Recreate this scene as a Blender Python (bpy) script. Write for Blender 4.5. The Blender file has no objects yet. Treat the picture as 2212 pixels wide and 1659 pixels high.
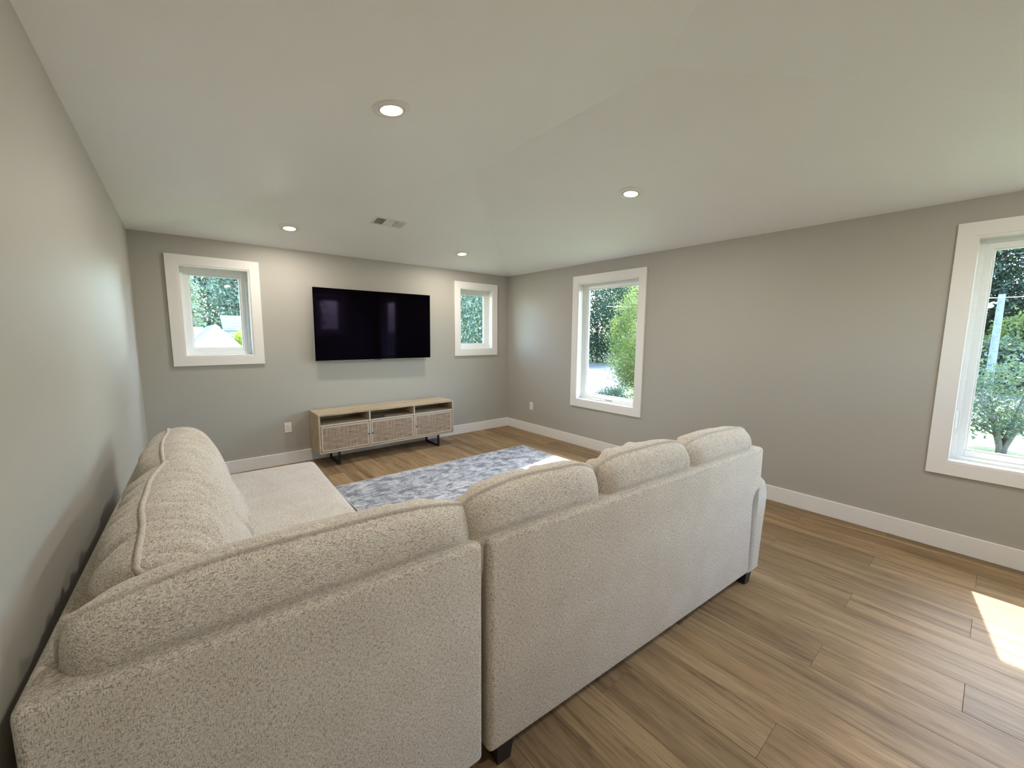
import bpy, bmesh, math, random
import numpy as np
from mathutils import Matrix, Vector, noise as mnoise

sc = bpy.context.scene
COL = sc.collection
R = math.radians

# ---------------------------------------------------------------- camera
cam_d = bpy.data.cameras.new('camera')
cam = bpy.data.objects.new('camera', cam_d)
COL.objects.link(cam)
cam_d.sensor_fit = 'HORIZONTAL'
cam_d.sensor_width = 36.0
cam_d.lens = 36.0 * 868.33 / 2212.0
cam_d.clip_start = 0.02
cam_d.clip_end = 400
c_right = Vector((0.7717138, -0.6359215, 0.0078487))
c_up = Vector((0.0713818, 0.0988745, 0.9925364))
c_fwd = Vector((0.6319512, 0.7653938, -0.1216960))
mw = Matrix.Identity(4)
for i in range(3):
    mw[i][0] = c_right[i]; mw[i][1] = c_up[i]; mw[i][2] = -c_fwd[i]
mw[0][3], mw[1][3], mw[2][3] = -4.16521, -5.15553, 1.51386
cam.matrix_world = mw
sc.camera = cam

# ---------------------------------------------------------------- light + exposure
SUN_DIR = Vector((-1.0, -0.165, -1.16)).normalized()     # direction the sunlight travels
SUN_STRENGTH = 8.5
SKY_STRENGTH = 1.75
LAMP_WATTS = 7.0
EXPOSURE = 1.1

world = bpy.data.worlds.new('sky'); sc.world = world
world.use_nodes = True
wt = world.node_tree; wt.nodes.clear()
w_out = wt.nodes.new('ShaderNodeOutputWorld')
w_bg = wt.nodes.new('ShaderNodeBackground')
w_sky = wt.nodes.new('ShaderNodeTexSky')
w_sky.sky_type = 'NISHITA'
w_sky.sun_disc = False
w_sky.sun_elevation = math.asin(-SUN_DIR.z)
w_sky.sun_rotation = math.atan2(-SUN_DIR.x, -SUN_DIR.y)
w_sky.air_density = 1.0; w_sky.dust_density = 1.0; w_sky.ozone_density = 1.0
w_bg.inputs['Strength'].default_value = SKY_STRENGTH
wt.links.new(w_sky.outputs['Color'], w_bg.inputs['Color'])
wt.links.new(w_bg.outputs['Background'], w_out.inputs['Surface'])

sun_d = bpy.data.lights.new('sun', 'SUN'); sun_d.energy = SUN_STRENGTH
sun_d.angle = R(0.6); sun_d.color = (1.0, 0.95, 0.86)
sun = bpy.data.objects.new('sun_offscreen', sun_d); COL.objects.link(sun)
sun.rotation_euler = SUN_DIR.to_track_quat('-Z', 'Y').to_euler()
sun.location = (12, 3, 14)

sc.view_settings.view_transform = 'Standard'
sc.view_settings.look = 'None'
sc.view_settings.exposure = EXPOSURE
sc.view_settings.gamma = 1.0
sc.view_settings.use_curve_mapping = False
sc.cycles.max_bounces = 10
sc.cycles.diffuse_bounces = 6
sc.cycles.glossy_bounces = 4
sc.cycles.transparent_max_bounces = 12
sc.cycles.sample_clamp_indirect = 6.0
sc.cycles.caustics_reflective = False
sc.cycles.caustics_refractive = False

# ---------------------------------------------------------------- helpers
rng = np.random.default_rng(7)
random.seed(7)

def tag(o, label=None, cat=None, group=None, kind=None):
    if label: o['label'] = label
    if cat: o['category'] = cat
    if group: o['group'] = group
    if kind: o['kind'] = kind
    return o

def empty(name, loc=(0, 0, 0), rz=0.0):
    o = bpy.data.objects.new(name, None); COL.objects.link(o)
    o.location = loc; o.rotation_euler = (0, 0, rz); o.empty_display_size = 0.1
    return o

def link(name, me, mat=None, parent=None, loc=None, smooth=None):
    o = bpy.data.objects.new(name, me); COL.objects.link(o)
    if mat: me.materials.append(mat) if len(me.materials) == 0 else None
    if parent: o.parent = parent
    if loc is not None: o.location = loc
    if smooth:
        me.polygons.foreach_set('use_smooth', [True] * len(me.polygons))
        if smooth is not True:
            me.set_sharp_from_angle(angle=R(smooth))
    return o

def obj(name, bm, mat, parent=None, loc=None, smooth=None):
    me = bpy.data.meshes.new(name)
    bmesh.ops.recalc_face_normals(bm, faces=bm.faces)
    bm.to_mesh(me); bm.free()
    return link(name, me, mat, parent, loc, smooth)

def box(bm, x0, x1, y0, y1, z0, z1, bev=0.0, seg=2):
    m = Matrix.Translation(((x0+x1)/2, (y0+y1)/2, (z0+z1)/2)) @ Matrix.Diagonal((abs(x1-x0), abs(y1-y0), abs(z1-z0), 1))
    r = bmesh.ops.create_cube(bm, size=1.0, matrix=m)
    if bev > 0:
        es = list({e for v in r['verts'] for e in v.link_edges})
        bmesh.ops.bevel(bm, geom=es, offset=bev, offset_type='OFFSET', segments=seg, profile=0.5, affect='EDGES')
    return bm

def bx(*a, **k):
    return box(bmesh.new(), *a, **k)

def tube(bm, pts, rad, segs=8, cap=True, closed=False):
    """swept tube through pts; rad a number or a list"""
    pts = [Vector(p) for p in pts]; n = len(pts)
    rads = rad if hasattr(rad, '__len__') else [rad] * n
    rings = []; up = None
    for i, p in enumerate(pts):
        if closed: t = pts[(i+1) % n] - pts[i-1]
        else: t = pts[min(i+1, n-1)] - pts[max(i-1, 0)]
        t.normalize()
        if up is None:
            up = t.cross(Vector((0, 0, 1)) if abs(t.z) < 0.9 else Vector((1, 0, 0))).normalized()
        up = (up - t * up.dot(t)).normalized(); s = t.cross(up)
        rings.append([bm.verts.new(p + (up * math.cos(2*math.pi*k/segs) + s * math.sin(2*math.pi*k/segs)) * rads[i]) for k in range(segs)])
    for i in range(n if closed else n-1):
        a, b = rings[i], rings[(i+1) % n]
        for k in range(segs):
            bm.faces.new((a[k], a[(k+1) % segs], b[(k+1) % segs], b[k]))
    if cap and not closed:
        bm.faces.new(rings[0]); bm.faces.new(rings[-1])
    return bm

def disc_ring(bm, prof, segs=40):
    """lathe of (radius, z) profile about z"""
    rings = []
    for r, z in prof:
        rings.append([bm.verts.new((r*math.cos(2*math.pi*k/segs), r*math.sin(2*math.pi*k/segs), z)) for k in range(segs)])
    for a, b in zip(rings, rings[1:]):
        for k in range(segs):
            bm.faces.new((a[k], a[(k+1) % segs], b[(k+1) % segs], b[k]))
    return rings

# ---------------------------------------------------------------- materials
def new_mat(name):
    m = bpy.data.materials.new(name); m.use_nodes = True
    nt = m.node_tree
    return m, nt, nt.nodes['Principled BSDF'], nt.nodes['Material Output']

class NT:
    def __init__(s, nt): s.nt = nt
    def n(s, t, **k):
        nd = s.nt.nodes.new(t)
        for a, v in k.items():
            if a in nd.inputs.keys(): nd.inputs[a].default_value = v
            else: setattr(nd, a, v)
        return nd
    def l(s, a, b): s.nt.links.new(a, b)
    def coord(s, scale=(1, 1, 1), out='Object', rand=False):
        tc = s.n('ShaderNodeTexCoord'); mp = s.n('ShaderNodeMapping')
        mp.inputs['Scale'].default_value = scale
        src = tc.outputs[out]
        if rand:
            oi = s.n('ShaderNodeObjectInfo')
            ml = s.n('ShaderNodeVectorMath', operation='MULTIPLY'); ml.inputs[1].default_value = (37.0, 91.0, 13.0)
            cx = s.n('ShaderNodeCombineXYZ')
            for i in range(3): s.l(oi.outputs['Random'], cx.inputs[i])
            s.l(cx.outputs[0], ml.inputs[0])
            ad = s.n('ShaderNodeVectorMath', operation='ADD')
            s.l(src, ad.inputs[0]); s.l(ml.outputs[0], ad.inputs[1]); src = ad.outputs[0]
        s.l(src, mp.inputs['Vector'])
        return mp.outputs['Vector']
    def noise(s, vec, scale=1.0, detail=3.0, rough=0.5, dist=0.0):
        nd = s.n('ShaderNodeTexNoise')
        nd.inputs['Scale'].default_value = scale; nd.inputs['Detail'].default_value = detail
        nd.inputs['Roughness'].default_value = rough; nd.inputs['Distortion'].default_value = dist
        s.l(vec, nd.inputs['Vector'])
        return nd.outputs['Fac']
    def ramp(s, fac, stops, interp='LINEAR'):
        nd = s.n('ShaderNodeValToRGB'); cr = nd.color_ramp; cr.interpolation = interp
        while len(cr.elements) < len(stops): cr.elements.new(0.5)
        for e, (p, c) in zip(cr.elements, stops):
            e.position = p; e.color = (c[0], c[1], c[2], 1) if hasattr(c, '__len__') else (c, c, c, 1)
        s.l(fac, nd.inputs['Fac'])
        return nd.outputs['Color']
    def mix(s, a, b, fac, blend='MIX'):
        nd = s.n('ShaderNodeMix', data_type='RGBA', blend_type=blend)
        for sock, v in ((nd.inputs[0], fac), (nd.inputs[6], a), (nd.inputs[7], b)):
            if isinstance(v, (int, float)): sock.default_value = v
            elif isinstance(v, tuple): sock.default_value = (*v, 1) if len(v) == 3 else v
            else: s.l(v, sock)
        return nd.outputs[2]
    def math(s, op, a, b=None, clamp=False):
        nd = s.n('ShaderNodeMath', operation=op); nd.use_clamp = clamp
        for i, v in enumerate((a, b)):
            if v is None: continue
            if isinstance(v, (int, float)): nd.inputs[i].default_value = v
            else: s.l(v, nd.inputs[i])
        return nd.outputs[0]
    def bump(s, h, dist=0.001, strength=0.5):
        nd = s.n('ShaderNodeBump'); nd.inputs['Distance'].default_value = dist; nd.inputs['Strength'].default_value = strength
        s.l(h, nd.inputs['Height'])
        return nd.outputs['Normal']

def m_paint(name, col, rough=0.6, tex=0.02, bump=0.0004):
    m, nt, b, o = new_mat(name); N = NT(nt)
    v = N.coord((1, 1, 1))
    f = N.noise(v, 2.3, 4)
    c = N.mix(tuple(x*(1-tex) for x in col), tuple(min(1, x*(1+tex)) for x in col), f)
    N.l(c, b.inputs['Base Color']); b.inputs['Roughness'].default_value = rough
    b.inputs['Specular IOR Level'].default_value = 0.3
    if bump: N.l(N.bump(N.noise(v, 420, 2), bump, 0.35), b.inputs['Normal'])
    return m

def m_plain(name, col, rough=0.5, metal=0.0, spec=0.5):
    m, nt, b, o = new_mat(name); N = NT(nt)
    v = N.coord((1, 1, 1)); f = N.noise(v, 30, 2)
    c = N.mix(tuple(x*0.96 for x in col), tuple(min(1, x*1.04) for x in col), f)
    N.l(c, b.inputs['Base Color'])
    b.inputs['Roughness'].default_value = rough; b.inputs['Metallic'].default_value = metal
    b.inputs['Specular IOR Level'].default_value = spec
    return m

WALL = m_paint('wall_paint_greige', (0.425, 0.408, 0.365), 0.55)
CEIL = m_paint('ceiling_paint', (0.90, 0.90, 0.89), 0.6)
TRIM = m_paint('trim_paint_white', (0.80, 0.785, 0.76), 0.35, 0.01, 0.0001)
VINYL = m_plain('window_vinyl_white', (0.80, 0.82, 0.82), 0.35)
PLASTIC = m_plain('white_plastic', (0.80, 0.79, 0.76), 0.35)
DARKSLOT = m_plain('dark_slot', (0.02, 0.02, 0.02), 0.6)
BLACKMETAL = m_plain('black_metal', (0.025, 0.022, 0.022), 0.4, 0.6)
BLACKWOOD = m_plain('black_stained_wood', (0.018, 0.016, 0.015), 0.45)
SILVER = m_plain('brushed_silver', (0.55, 0.55, 0.56), 0.35, 0.8)
BLACKPL = m_plain('black_plastic', (0.015, 0.015, 0.016), 0.4)
VENTGREY = m_plain('vent_louver_grey', (0.42, 0.42, 0.40), 0.5)

def make_glass():
    m, nt, b, o = new_mat('window_glass'); N = NT(nt)
    nt.nodes.remove(b)
    tr = N.n('ShaderNodeBsdfTransparent'); tr.inputs['Color'].default_value = (0.90, 0.95, 0.95, 1)
    gl = N.n('ShaderNodeBsdfGlossy'); gl.inputs['Roughness'].default_value = 0.02
    lw = N.n('ShaderNodeLayerWeight'); lw.inputs['Blend'].default_value = 0.5
    fr = N.math('ADD', N.math('MULTIPLY', N.math('POWER', lw.outputs['Facing'], 5.0), 0.9), 0.04, True)
    ms = N.n('ShaderNodeMixShader')
    N.l(fr, ms.inputs[0]); N.l(tr.outputs[0], ms.inputs[1]); N.l(gl.outputs[0], ms.inputs[2])
    N.l(ms.outputs[0], o.inputs['Surface'])
    return m
GLASS = make_glass()

def make_plank():
    m, nt, b, o = new_mat('oak_vinyl_plank'); N = NT(nt)
    # object space: x across the plank, y along it
    v1 = N.coord((9, 0.55, 1), rand=True)
    broad = N.noise(v1, 1.6, 4, 0.55, 0.6)
    v2 = N.coord((38, 2.2, 1), rand=True)
    grain = N.noise(v2, 1.3, 5, 0.62, 1.2)
    v3 = N.coord((230, 14, 1), rand=True)
    fine = N.noise(v3, 1.0, 3, 0.6)
    v4 = N.coord((7.5, 2.0, 1), rand=True)
    vor = N.n('ShaderNodeTexVoronoi'); vor.inputs['Scale'].default_value = 0.9; vor.inputs['Randomness'].default_value = 1.0
    N.l(v4, vor.inputs['Vector'])
    knot = N.ramp(vor.outputs['Distance'], [(0.02, 1.0), (0.13, 0.0)])
    base = N.ramp(broad, [(0.28, (0.195, 0.124, 0.063)), (0.48, (0.290, 0.195, 0.106)), (0.72, (0.385, 0.272, 0.158))])
    gcol = N.ramp(grain, [(0.33, 0.55), (0.50, 1.0), (0.70, 1.12)])
    c = N.mix(base, gcol, 0.8, 'MULTIPLY')
    fcol = N.ramp(fine, [(0.30, 0.84), (0.60, 1.04)])
    c = N.mix(c, fcol, 0.75, 'MULTIPLY')
    oi = N.n('ShaderNodeObjectInfo')
    tone = N.ramp(oi.outputs['Random'], [(0.0, (0.80, 0.79, 0.79)), (0.5, (0.98, 0.98, 0.98)), (1.0, (1.14, 1.12, 1.09))])
    c = N.mix(c, tone, 1.0, 'MULTIPLY')
    c = N.mix(c, (0.13, 0.08, 0.045), N.math('MULTIPLY', knot, 0.55))
    N.l(c, b.inputs['Base Color'])
    b.inputs['Roughness'].default_value = 0.5
    b.inputs['Specular IOR Level'].default_value = 0.2
    N.l(N.bump(fine, 0.0006, 0.35), b.inputs['Normal'])
    return m
PLANK = make_plank()

def make_fabric(name, base, dark, light):
    m, nt, b, o = new_mat(name); N = NT(nt)
    v = N.noise(N.coord((430, 430, 105)), 1.0, 2, 0.55)
    h = N.noise(N.coord((105, 430, 430)), 1.0, 2, 0.55)
    h2 = N.noise(N.coord((430, 105, 430)), 1.0, 2, 0.55)
    dk = [N.ramp(q, [(0.34, 1.0), (0.45, 0.0)]) for q in (v, h, h2)]
    dsum = N.math('MAXIMUM', N.math('MAXIMUM', dk[0], dk[1]), N.math('MULTIPLY', dk[2], 0.7))
    lt = N.math('MULTIPLY', N.math('ADD', N.ramp(v, [(0.52, 0.0), (0.68, 1.0)]), N.ramp(h, [(0.54, 0.0), (0.70, 1.0)])), 0.6, True)
    col = N.mix(base, light, lt)
    col = N.mix(col, dark, N.math('MULTIPLY', dsum, 0.85))
    sm = N.math('SUBTRACT', N.math('MULTIPLY', lt, 0.5), N.math('MULTIPLY', dsum, 0.5))
    big = N.noise(N.coord((6, 6, 6)), 1.0, 3)
    tint = N.ramp(big, [(0.3, (0.93, 0.92, 0.91)), (0.7, (1.04, 1.04, 1.04))])
    col = N.mix(col, tint, 1.0, 'MULTIPLY')
    N.l(col, b.inputs['Base Color'])
    b.inputs['Roughness'].default_value = 0.9
    b.inputs['Specular IOR Level'].default_value = 0.15
    b.inputs['Sheen Weight'].default_value = 0.25
    b.inputs['Sheen Roughness'].default_value = 0.5
    N.l(N.bump(sm, 0.0012, 0.35), b.inputs['Normal'])
    return m
FABRIC = make_fabric('oatmeal_chenille', (0.620, 0.555, 0.470), (0.19, 0.163, 0.128), (0.82, 0.755, 0.665))
PIPING = make_fabric('oatmeal_piping', (0.57, 0.505, 0.425), (0.31, 0.265, 0.21), (0.70, 0.64, 0.56))

def make_oak():
    m, nt, b, o = new_mat('pale_oak_veneer'); N = NT(nt)
    g = N.noise(N.coord((3, 40, 40)), 1.0, 5, 0.6, 0.5)
    br = N.noise(N.coord((1.5, 8, 8)), 1.0, 3)
    c = N.ramp(g, [(0.32, (0.36, 0.27, 0.165)), (0.5, (0.50, 0.40, 0.27)), (0.72, (0.60, 0.50, 0.36))])
    c = N.mix(c, N.ramp(br, [(0.3, 0.85), (0.7, 1.08)]), 1.0, 'MULTIPLY')
    N.l(c, b.inputs['Base Color']); b.inputs['Roughness'].default_value = 0.5
    return m
OAK = make_oak()
OAKLIGHT = m_plain('bleached_oak_edge', (0.60, 0.51, 0.40), 0.5)

def make_cane():
    m, nt, b, o = new_mat('woven_cane'); N = NT(nt)
    hz = N.noise(N.coord((6, 1, 130)), 1.0, 4, 0.7)
    vt = N.noise(N.coord((130, 1, 6)), 1.0, 4, 0.7)
    f = N.math('MULTIPLY', N.math('ADD', hz, vt), 0.5)
    c = N.ramp(f, [(0.36, (0.15, 0.095, 0.055)), (0.49, (0.33, 0.23, 0.155)), (0.64, (0.55, 0.43, 0.31))])
    N.l(c, b.inputs['Base Color']); b.inputs['Roughness'].default_value = 0.65
    N.l(N.bump(f, 0.002, 0.6), b.inputs['Normal'])
    return m
CANE = make_cane()

def make_rug():
    m, nt, b, o = new_mat('distressed_rug'); N = NT(nt)
    a = N.noise(N.coord((1, 1, 1)), 8.5, 8, 0.72, 0.5)
    s = N.noise(N.coord((5, 34, 1)), 1.0, 4, 0.6, 0.5)
    f = N.math('ADD', N.math('MULTIPLY', a, 0.68), N.math('MULTIPLY', s, 0.32))
    fine = N.noise(N.coord((1, 1, 1)), 75, 3, 0.6)
    f = N.math('ADD', N.math('MULTIPLY', f, 0.78), N.math('MULTIPLY', fine, 0.22))
    c = N.ramp(f, [(0.37, (0.11, 0.12, 0.145)), (0.46, (0.23, 0.24, 0.275)), (0.53, (0.46, 0.465, 0.49)), (0.63, (0.68, 0.68, 0.69))])
    N.l(c, b.inputs['Base Color']); b.inputs['Roughness'].default_value = 0.95
    b.inputs['Specular IOR Level'].default_value = 0.1
    N.l(N.bump(fine, 0.003, 0.4), b.inputs['Normal'])
    return m
RUG = make_rug()
RUGEDGE = m_plain('rug_binding', (0.50, 0.47, 0.42), 0.9)

def make_screen():
    m, nt, b, o = new_mat('black_tv_glass'); N = NT(nt)
    v = N.coord((1, 1, 1)); f = N.noise(v, 3, 1)
    N.l(N.mix((0.0006, 0.0004, 0.0009), (0.0008, 0.0006, 0.0012), f), b.inputs['Base Color'])
    b.inputs['Roughness'].default_value = 0.05
    b.inputs['Specular IOR Level'].default_value = 0.10
    b.inputs['Specular Tint'].default_value = (0.62, 0.42, 1.0, 1)
    return m
SCREEN = make_screen()

def m_emit(name, col, st):
    m, nt, b, o = new_mat(name); N = NT(nt)
    nt.nodes.remove(b)
    e = N.n('ShaderNodeEmission'); e.inputs['Color'].default_value = (*col, 1); e.inputs['Strength'].default_value = st
    N.l(e.outputs[0], o.inputs['Surface'])
    return m
LENS = m_emit('lit_lamp_lens', (1.0, 0.90, 0.74), 6.0)

def m_leaf(name, dark, light, trans, tfac=0.35):
    m, nt, b, o = new_mat(name); N = NT(nt)
    nt.nodes.remove(b)
    f = N.noise(N.coord((1, 1, 1)), 0.8, 5, 0.7)
    f2 = N.noise(N.coord((1, 1, 1)), 9, 2, 0.7)
    f = N.math('MULTIPLY', N.math('ADD', f, f2), 0.5)
    c = N.ramp(f, [(0.38, dark), (0.62, light)])
    d = N.n('ShaderNodeBsdfDiffuse'); N.l(c, d.inputs['Color'])
    t = N.n('ShaderNodeBsdfTranslucent'); t.inputs['Color'].default_value = (*trans, 1)
    g = N.n('ShaderNodeBsdfGlossy'); g.inputs['Roughness'].default_value = 0.35; g.inputs['Color'].default_value = (0.55, 0.62, 0.52, 1)
    ms = N.n('ShaderNodeMixShader'); ms.inputs[0].default_value = tfac
    N.l(d.outputs[0], ms.inputs[1]); N.l(t.outputs[0], ms.inputs[2])
    m2 = N.n('ShaderNodeMixShader'); m2.inputs[0].default_value = 0.06
    N.l(ms.outputs[0], m2.inputs[1]); N.l(g.outputs[0], m2.inputs[2])
    N.l(m2.outputs[0], o.inputs['Surface'])
    return m
LEAF_DARK = m_leaf('leaf_dark_evergreen', (0.0072, 0.0160, 0.0120), (0.0220, 0.0400, 0.0260), (0.0400, 0.0800, 0.0240), 0.25)
LEAF_MID = m_leaf('leaf_mid_green', (0.0216, 0.0384, 0.0264), (0.0816, 0.1104, 0.0720), (0.1056, 0.1488, 0.0576), 0.3)
LEAF_LIME = m_leaf('leaf_lime_green', (0.0263, 0.0488, 0.0165), (0.1275, 0.1575, 0.0375), (0.2400, 0.2850, 0.0600), 0.45)
LEAF_PALE = m_leaf('leaf_pale_green', (0.055, 0.085, 0.065), (0.25, 0.31, 0.235), (0.22, 0.29, 0.14), 0.3)
LEAF_YEL = m_leaf('leaf_yellow_green', (0.1280, 0.1760, 0.0240), (0.3360, 0.3840, 0.0480), (0.4400, 0.4800, 0.0640), 0.35)
BARK = m_paint('bark', (0.13, 0.105, 0.08), 0.9, 0.25, 0.01)

def m_two(name, a, b_, scale, rough=0.9):
    m, nt, b, o = new_mat(name); N = NT(nt)
    f = N.noise(N.coord((1, 1, 1)), scale, 6, 0.65)
    N.l(N.ramp(f, [(0.38, a), (0.62, b_)]), b.inputs['Base Color'])
    b.inputs['Roughness'].default_value = rough; b.inputs['Specular IOR Level'].default_value = 0.2
    return m
GRASS = m_two('lawn_grass', (0.075, 0.095, 0.036), (0.125, 0.150, 0.058), 0.7)
ASPHALT = m_two('pale_road', (0.055, 0.055, 0.06), (0.10, 0.10, 0.105), 0.5)
ROOFLIGHT = m_two('pale_shingle', (0.40, 0.40, 0.39), (0.55, 0.55, 0.53), 14)
ROOFGREY = m_two('grey_shingle', (0.26, 0.26, 0.28), (0.36, 0.36, 0.38), 10)
SIDING = m_two('pale_siding', (0.40, 0.44, 0.47), (0.48, 0.51, 0.54), 3)
POLEWOOD = m_two('weathered_pole', (0.15, 0.155, 0.17), (0.22, 0.23, 0.25), 6)
STUCCO = m_paint('exterior_siding', (0.62, 0.60, 0.56), 0.8)

# ---------------------------------------------------------------- room shell
W, D, H, T = 4.465, 6.198, 2.44, 0.16
RISE = 0.3806 / 2.222          # slope of the hipped ceiling

def wall(name, axis, const, out, a0, a1, holes, z0=-0.3, z1=2.447):
    """wall in plane axis=const, thickness T outward (sign out), with rectangular holes (a0,a1,z0,z1)"""
    As = sorted({a0, a1, *[h[0] for h in holes], *[h[1] for h in holes]})
    Zs = sorted({z0, z1, *[h[2] for h in holes], *[h[3] for h in holes]})
    bm = bmesh.new(); cache = {}
    def V(a, z, d):
        k = (round(a, 5), round(z, 5), d)
        if k not in cache:
            p = (const + out*d, a, z) if axis == 0 else (a, const + out*d, z)
            cache[k] = bm.verts.new(p)
        return cache[k]
    def solid(i, j):
        if i < 0 or j < 0 or i >= len(As)-1 or j >= len(Zs)-1: return False
        ca, cz = (As[i]+As[i+1])/2, (Zs[j]+Zs[j+1])/2
        return not any(h[0] < ca < h[1] and h[2] < cz < h[3] for h in holes)
    for i in range(len(As)-1):
        for j in range(len(Zs)-1):
            if not solid(i, j): continue
            A, B, Z, Y = As[i], As[i+1], Zs[j], Zs[j+1]
            for d in (0, T):
                bm.faces.new((V(A, Z, d), V(B, Z, d), V(B, Y, d), V(A, Y, d)))
            if not solid(i-1, j): bm.faces.new((V(A, Z, 0), V(A, Y, 0), V(A, Y, T), V(A, Z, T)))
            if not solid(i+1, j): bm.faces.new((V(B, Z, 0), V(B, Y, 0), V(B, Y, T), V(B, Z, T)))
            if not solid(i, j-1): bm.faces.new((V(A, Z, 0), V(B, Z, 0), V(B, Z, T), V(A, Z, T)))
            if not solid(i, j+1): bm.faces.new((V(A, Y, 0), V(B, Y, 0), V(B, Y, T), V(A, Y, T)))
    o = obj(name, bm, WALL); o['kind'] = 'structure'
    return o

HOLES = {
    1: ('back', (-4.130, -3.540, 1.268, 2.170)),
    2: ('back', (-0.930, -0.325, 1.285, 2.195)),
    3: ('right', (-2.425, -1.497, 0.640, 2.200)),
    4: ('right', (-5.907, -4.979, 0.640, 2.192)),
    5: ('front', (-1.55, -0.95, 1.27, 2.18)),
}
hb = [h for s, h in HOLES.values() if s == 'back']
hr = [h for s, h in HOLES.values() if s == 'right']
hf = [h for s, h in HOLES.values() if s == 'front']
wall('wall_back', 1, 0.0, 1, -W-T, T, hb)
wall('wall_right', 0, 0.0, 1, -D, 0.0, hr)
wall('wall_left', 0, -W, -1, -D, 0.0, [])
wall('wall_front', 1, -D, -1, -W-T, T, hf)

# floor: subfloor slab + separate planks
floor = obj('floor', bx(-W-T, T, -D-T, T, -0.30, -0.0095), m_plain('subfloor', (0.10, 0.075, 0.05), 0.8))
floor['kind'] = 'structure'
PW, PL = 0.2145, 1.5
joint = {0: -4.737, 1: -5.20, 2: -4.22}
plank_cache = {}
for k in range(-9, 13):
    xa, xb = -2.663 + PW*k, -2.663 + PW*(k+1)
    x0, x1 = max(xa, -W+0.004), min(xb, -0.004)
    if x1 - x0 < 0.02: continue
    yj = joint[k % 3] - 2*PL
    while yj < 0:
        y0, y1 = max(yj, -D+0.004), min(yj+PL, -0.004)
        yj += PL
        if y1 - y0 < 0.02: continue
        w2, l2 = (x1-x0)/2 - 0.0005, (y1-y0)/2 - 0.0005
        key = (round(w2, 4), round(l2, 4))
        if key not in plank_cache:
            bm = bmesh.new(); c = 0.0009
            lo = [bm.verts.new((sx*w2, sy*l2, -0.009)) for sx, sy in ((-1, -1), (1, -1), (1, 1), (-1, 1))]
            mi = [bm.verts.new((sx*w2, sy*l2, -c*0.7)) for sx, sy in ((-1, -1), (1, -1), (1, 1), (-1, 1))]
            hi = [bm.verts.new((sx*(w2-c), sy*(l2-c), 0)) for sx, sy in ((-1, -1), (1, -1), (1, 1), (-1, 1))]
            bm.faces.new(hi)
            for q in range(4):
                r = (q+1) % 4
                bm.faces.new((lo[q], lo[r], mi[r], mi[q])); bm.faces.new((mi[q], mi[r], hi[r], hi[q]))
            me = bpy.data.meshes.new('plank'); bmesh.ops.recalc_face_normals(bm, faces=bm.faces)
            bm.to_mesh(me); bm.free(); me.materials.append(PLANK)
            plank_cache[key] = me
        link('plank', plank_cache[key], None, floor, ((x0+x1)/2, (y0+y1)/2, 0.0))

# hipped ceiling
rz = H + RISE*W/2
yb, yf = -W/2, -D + W/2
e = 0.03
def ring_pts(o, dz=0.0):
    z = H - RISE*o + dz
    return [(o, o, z), (-W-o, o, z), (-W-o, -D-o, z), (o, -D-o, z)]
bm = bmesh.new()
c = [bm.verts.new(p) for p in ring_pts(e)]
r1 = bm.verts.new((-W/2, yb, rz)); r2 = bm.verts.new((-W/2, yf, rz))
bm.faces.new((c[1], c[2], r2, r1)); bm.faces.new((c[2], c[3], r2)); bm.faces.new((c[3], c[0], r1, r2))
vx, vy, va, vb = -2.443, -1.103, 0.146, 0.068            # opening for the air register in the back slope
h = [bm.verts.new((vx+sx*va, vy+sy*vb, H - RISE*(vy+sy*vb))) for sx, sy in ((1, 1), (-1, 1), (-1, -1), (1, -1))]
bm.faces.new((c[0], c[1], h[1], h[0])); bm.faces.new((c[1], r1, h[2], h[1])); bm.faces.new((r1, h[3], h[2])); bm.faces.new((r1, c[0], h[0], h[3]))
ceil = obj('ceiling', bm, CEIL); ceil['kind'] = 'structure'
# roof slab with eaves outside the walls
bm = bmesh.new()
inn, lo, hi = [[bm.verts.new(p) for p in ring_pts(o, dz)] for o, dz in ((0.04, 0.015), (0.744, 0.02), (0.744, 0.20))]
r1 = bm.verts.new((-W/2, yb, rz+0.2)); r2 = bm.verts.new((-W/2, yf, rz+0.2))
bm.faces.new((hi[0], hi[1], r1)); bm.faces.new((hi[1], hi[2], r2, r1)); bm.faces.new((hi[2], hi[3], r2)); bm.faces.new((hi[3], hi[0], r1, r2))
for q in range(4):
    r = (q+1) % 4
    bm.faces.new((lo[q], lo[r], hi[r], hi[q])); bm.faces.new((inn[q], inn[r], lo[r], lo[q]))
roof = obj('roof', bm, TRIM); roof['kind'] = 'structure'

# baseboards
BT, BH = 0.014, 0.14
def baseboard(name, *b):
    o = obj(name, bx(*b, bev=0.003, seg=1), TRIM); o['kind'] = 'structure'
baseboard('baseboard_back', -W, 0, -BT, 0, 0, BH)
baseboard('baseboard_right', -BT, 0, -D, -BT, 0, BH)
baseboard('baseboard_left', -W, -W+BT, -D, -BT, 0, BH)
baseboard('baseboard_front', -W+BT, -BT, -D, -D+BT, 0, BH)

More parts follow.
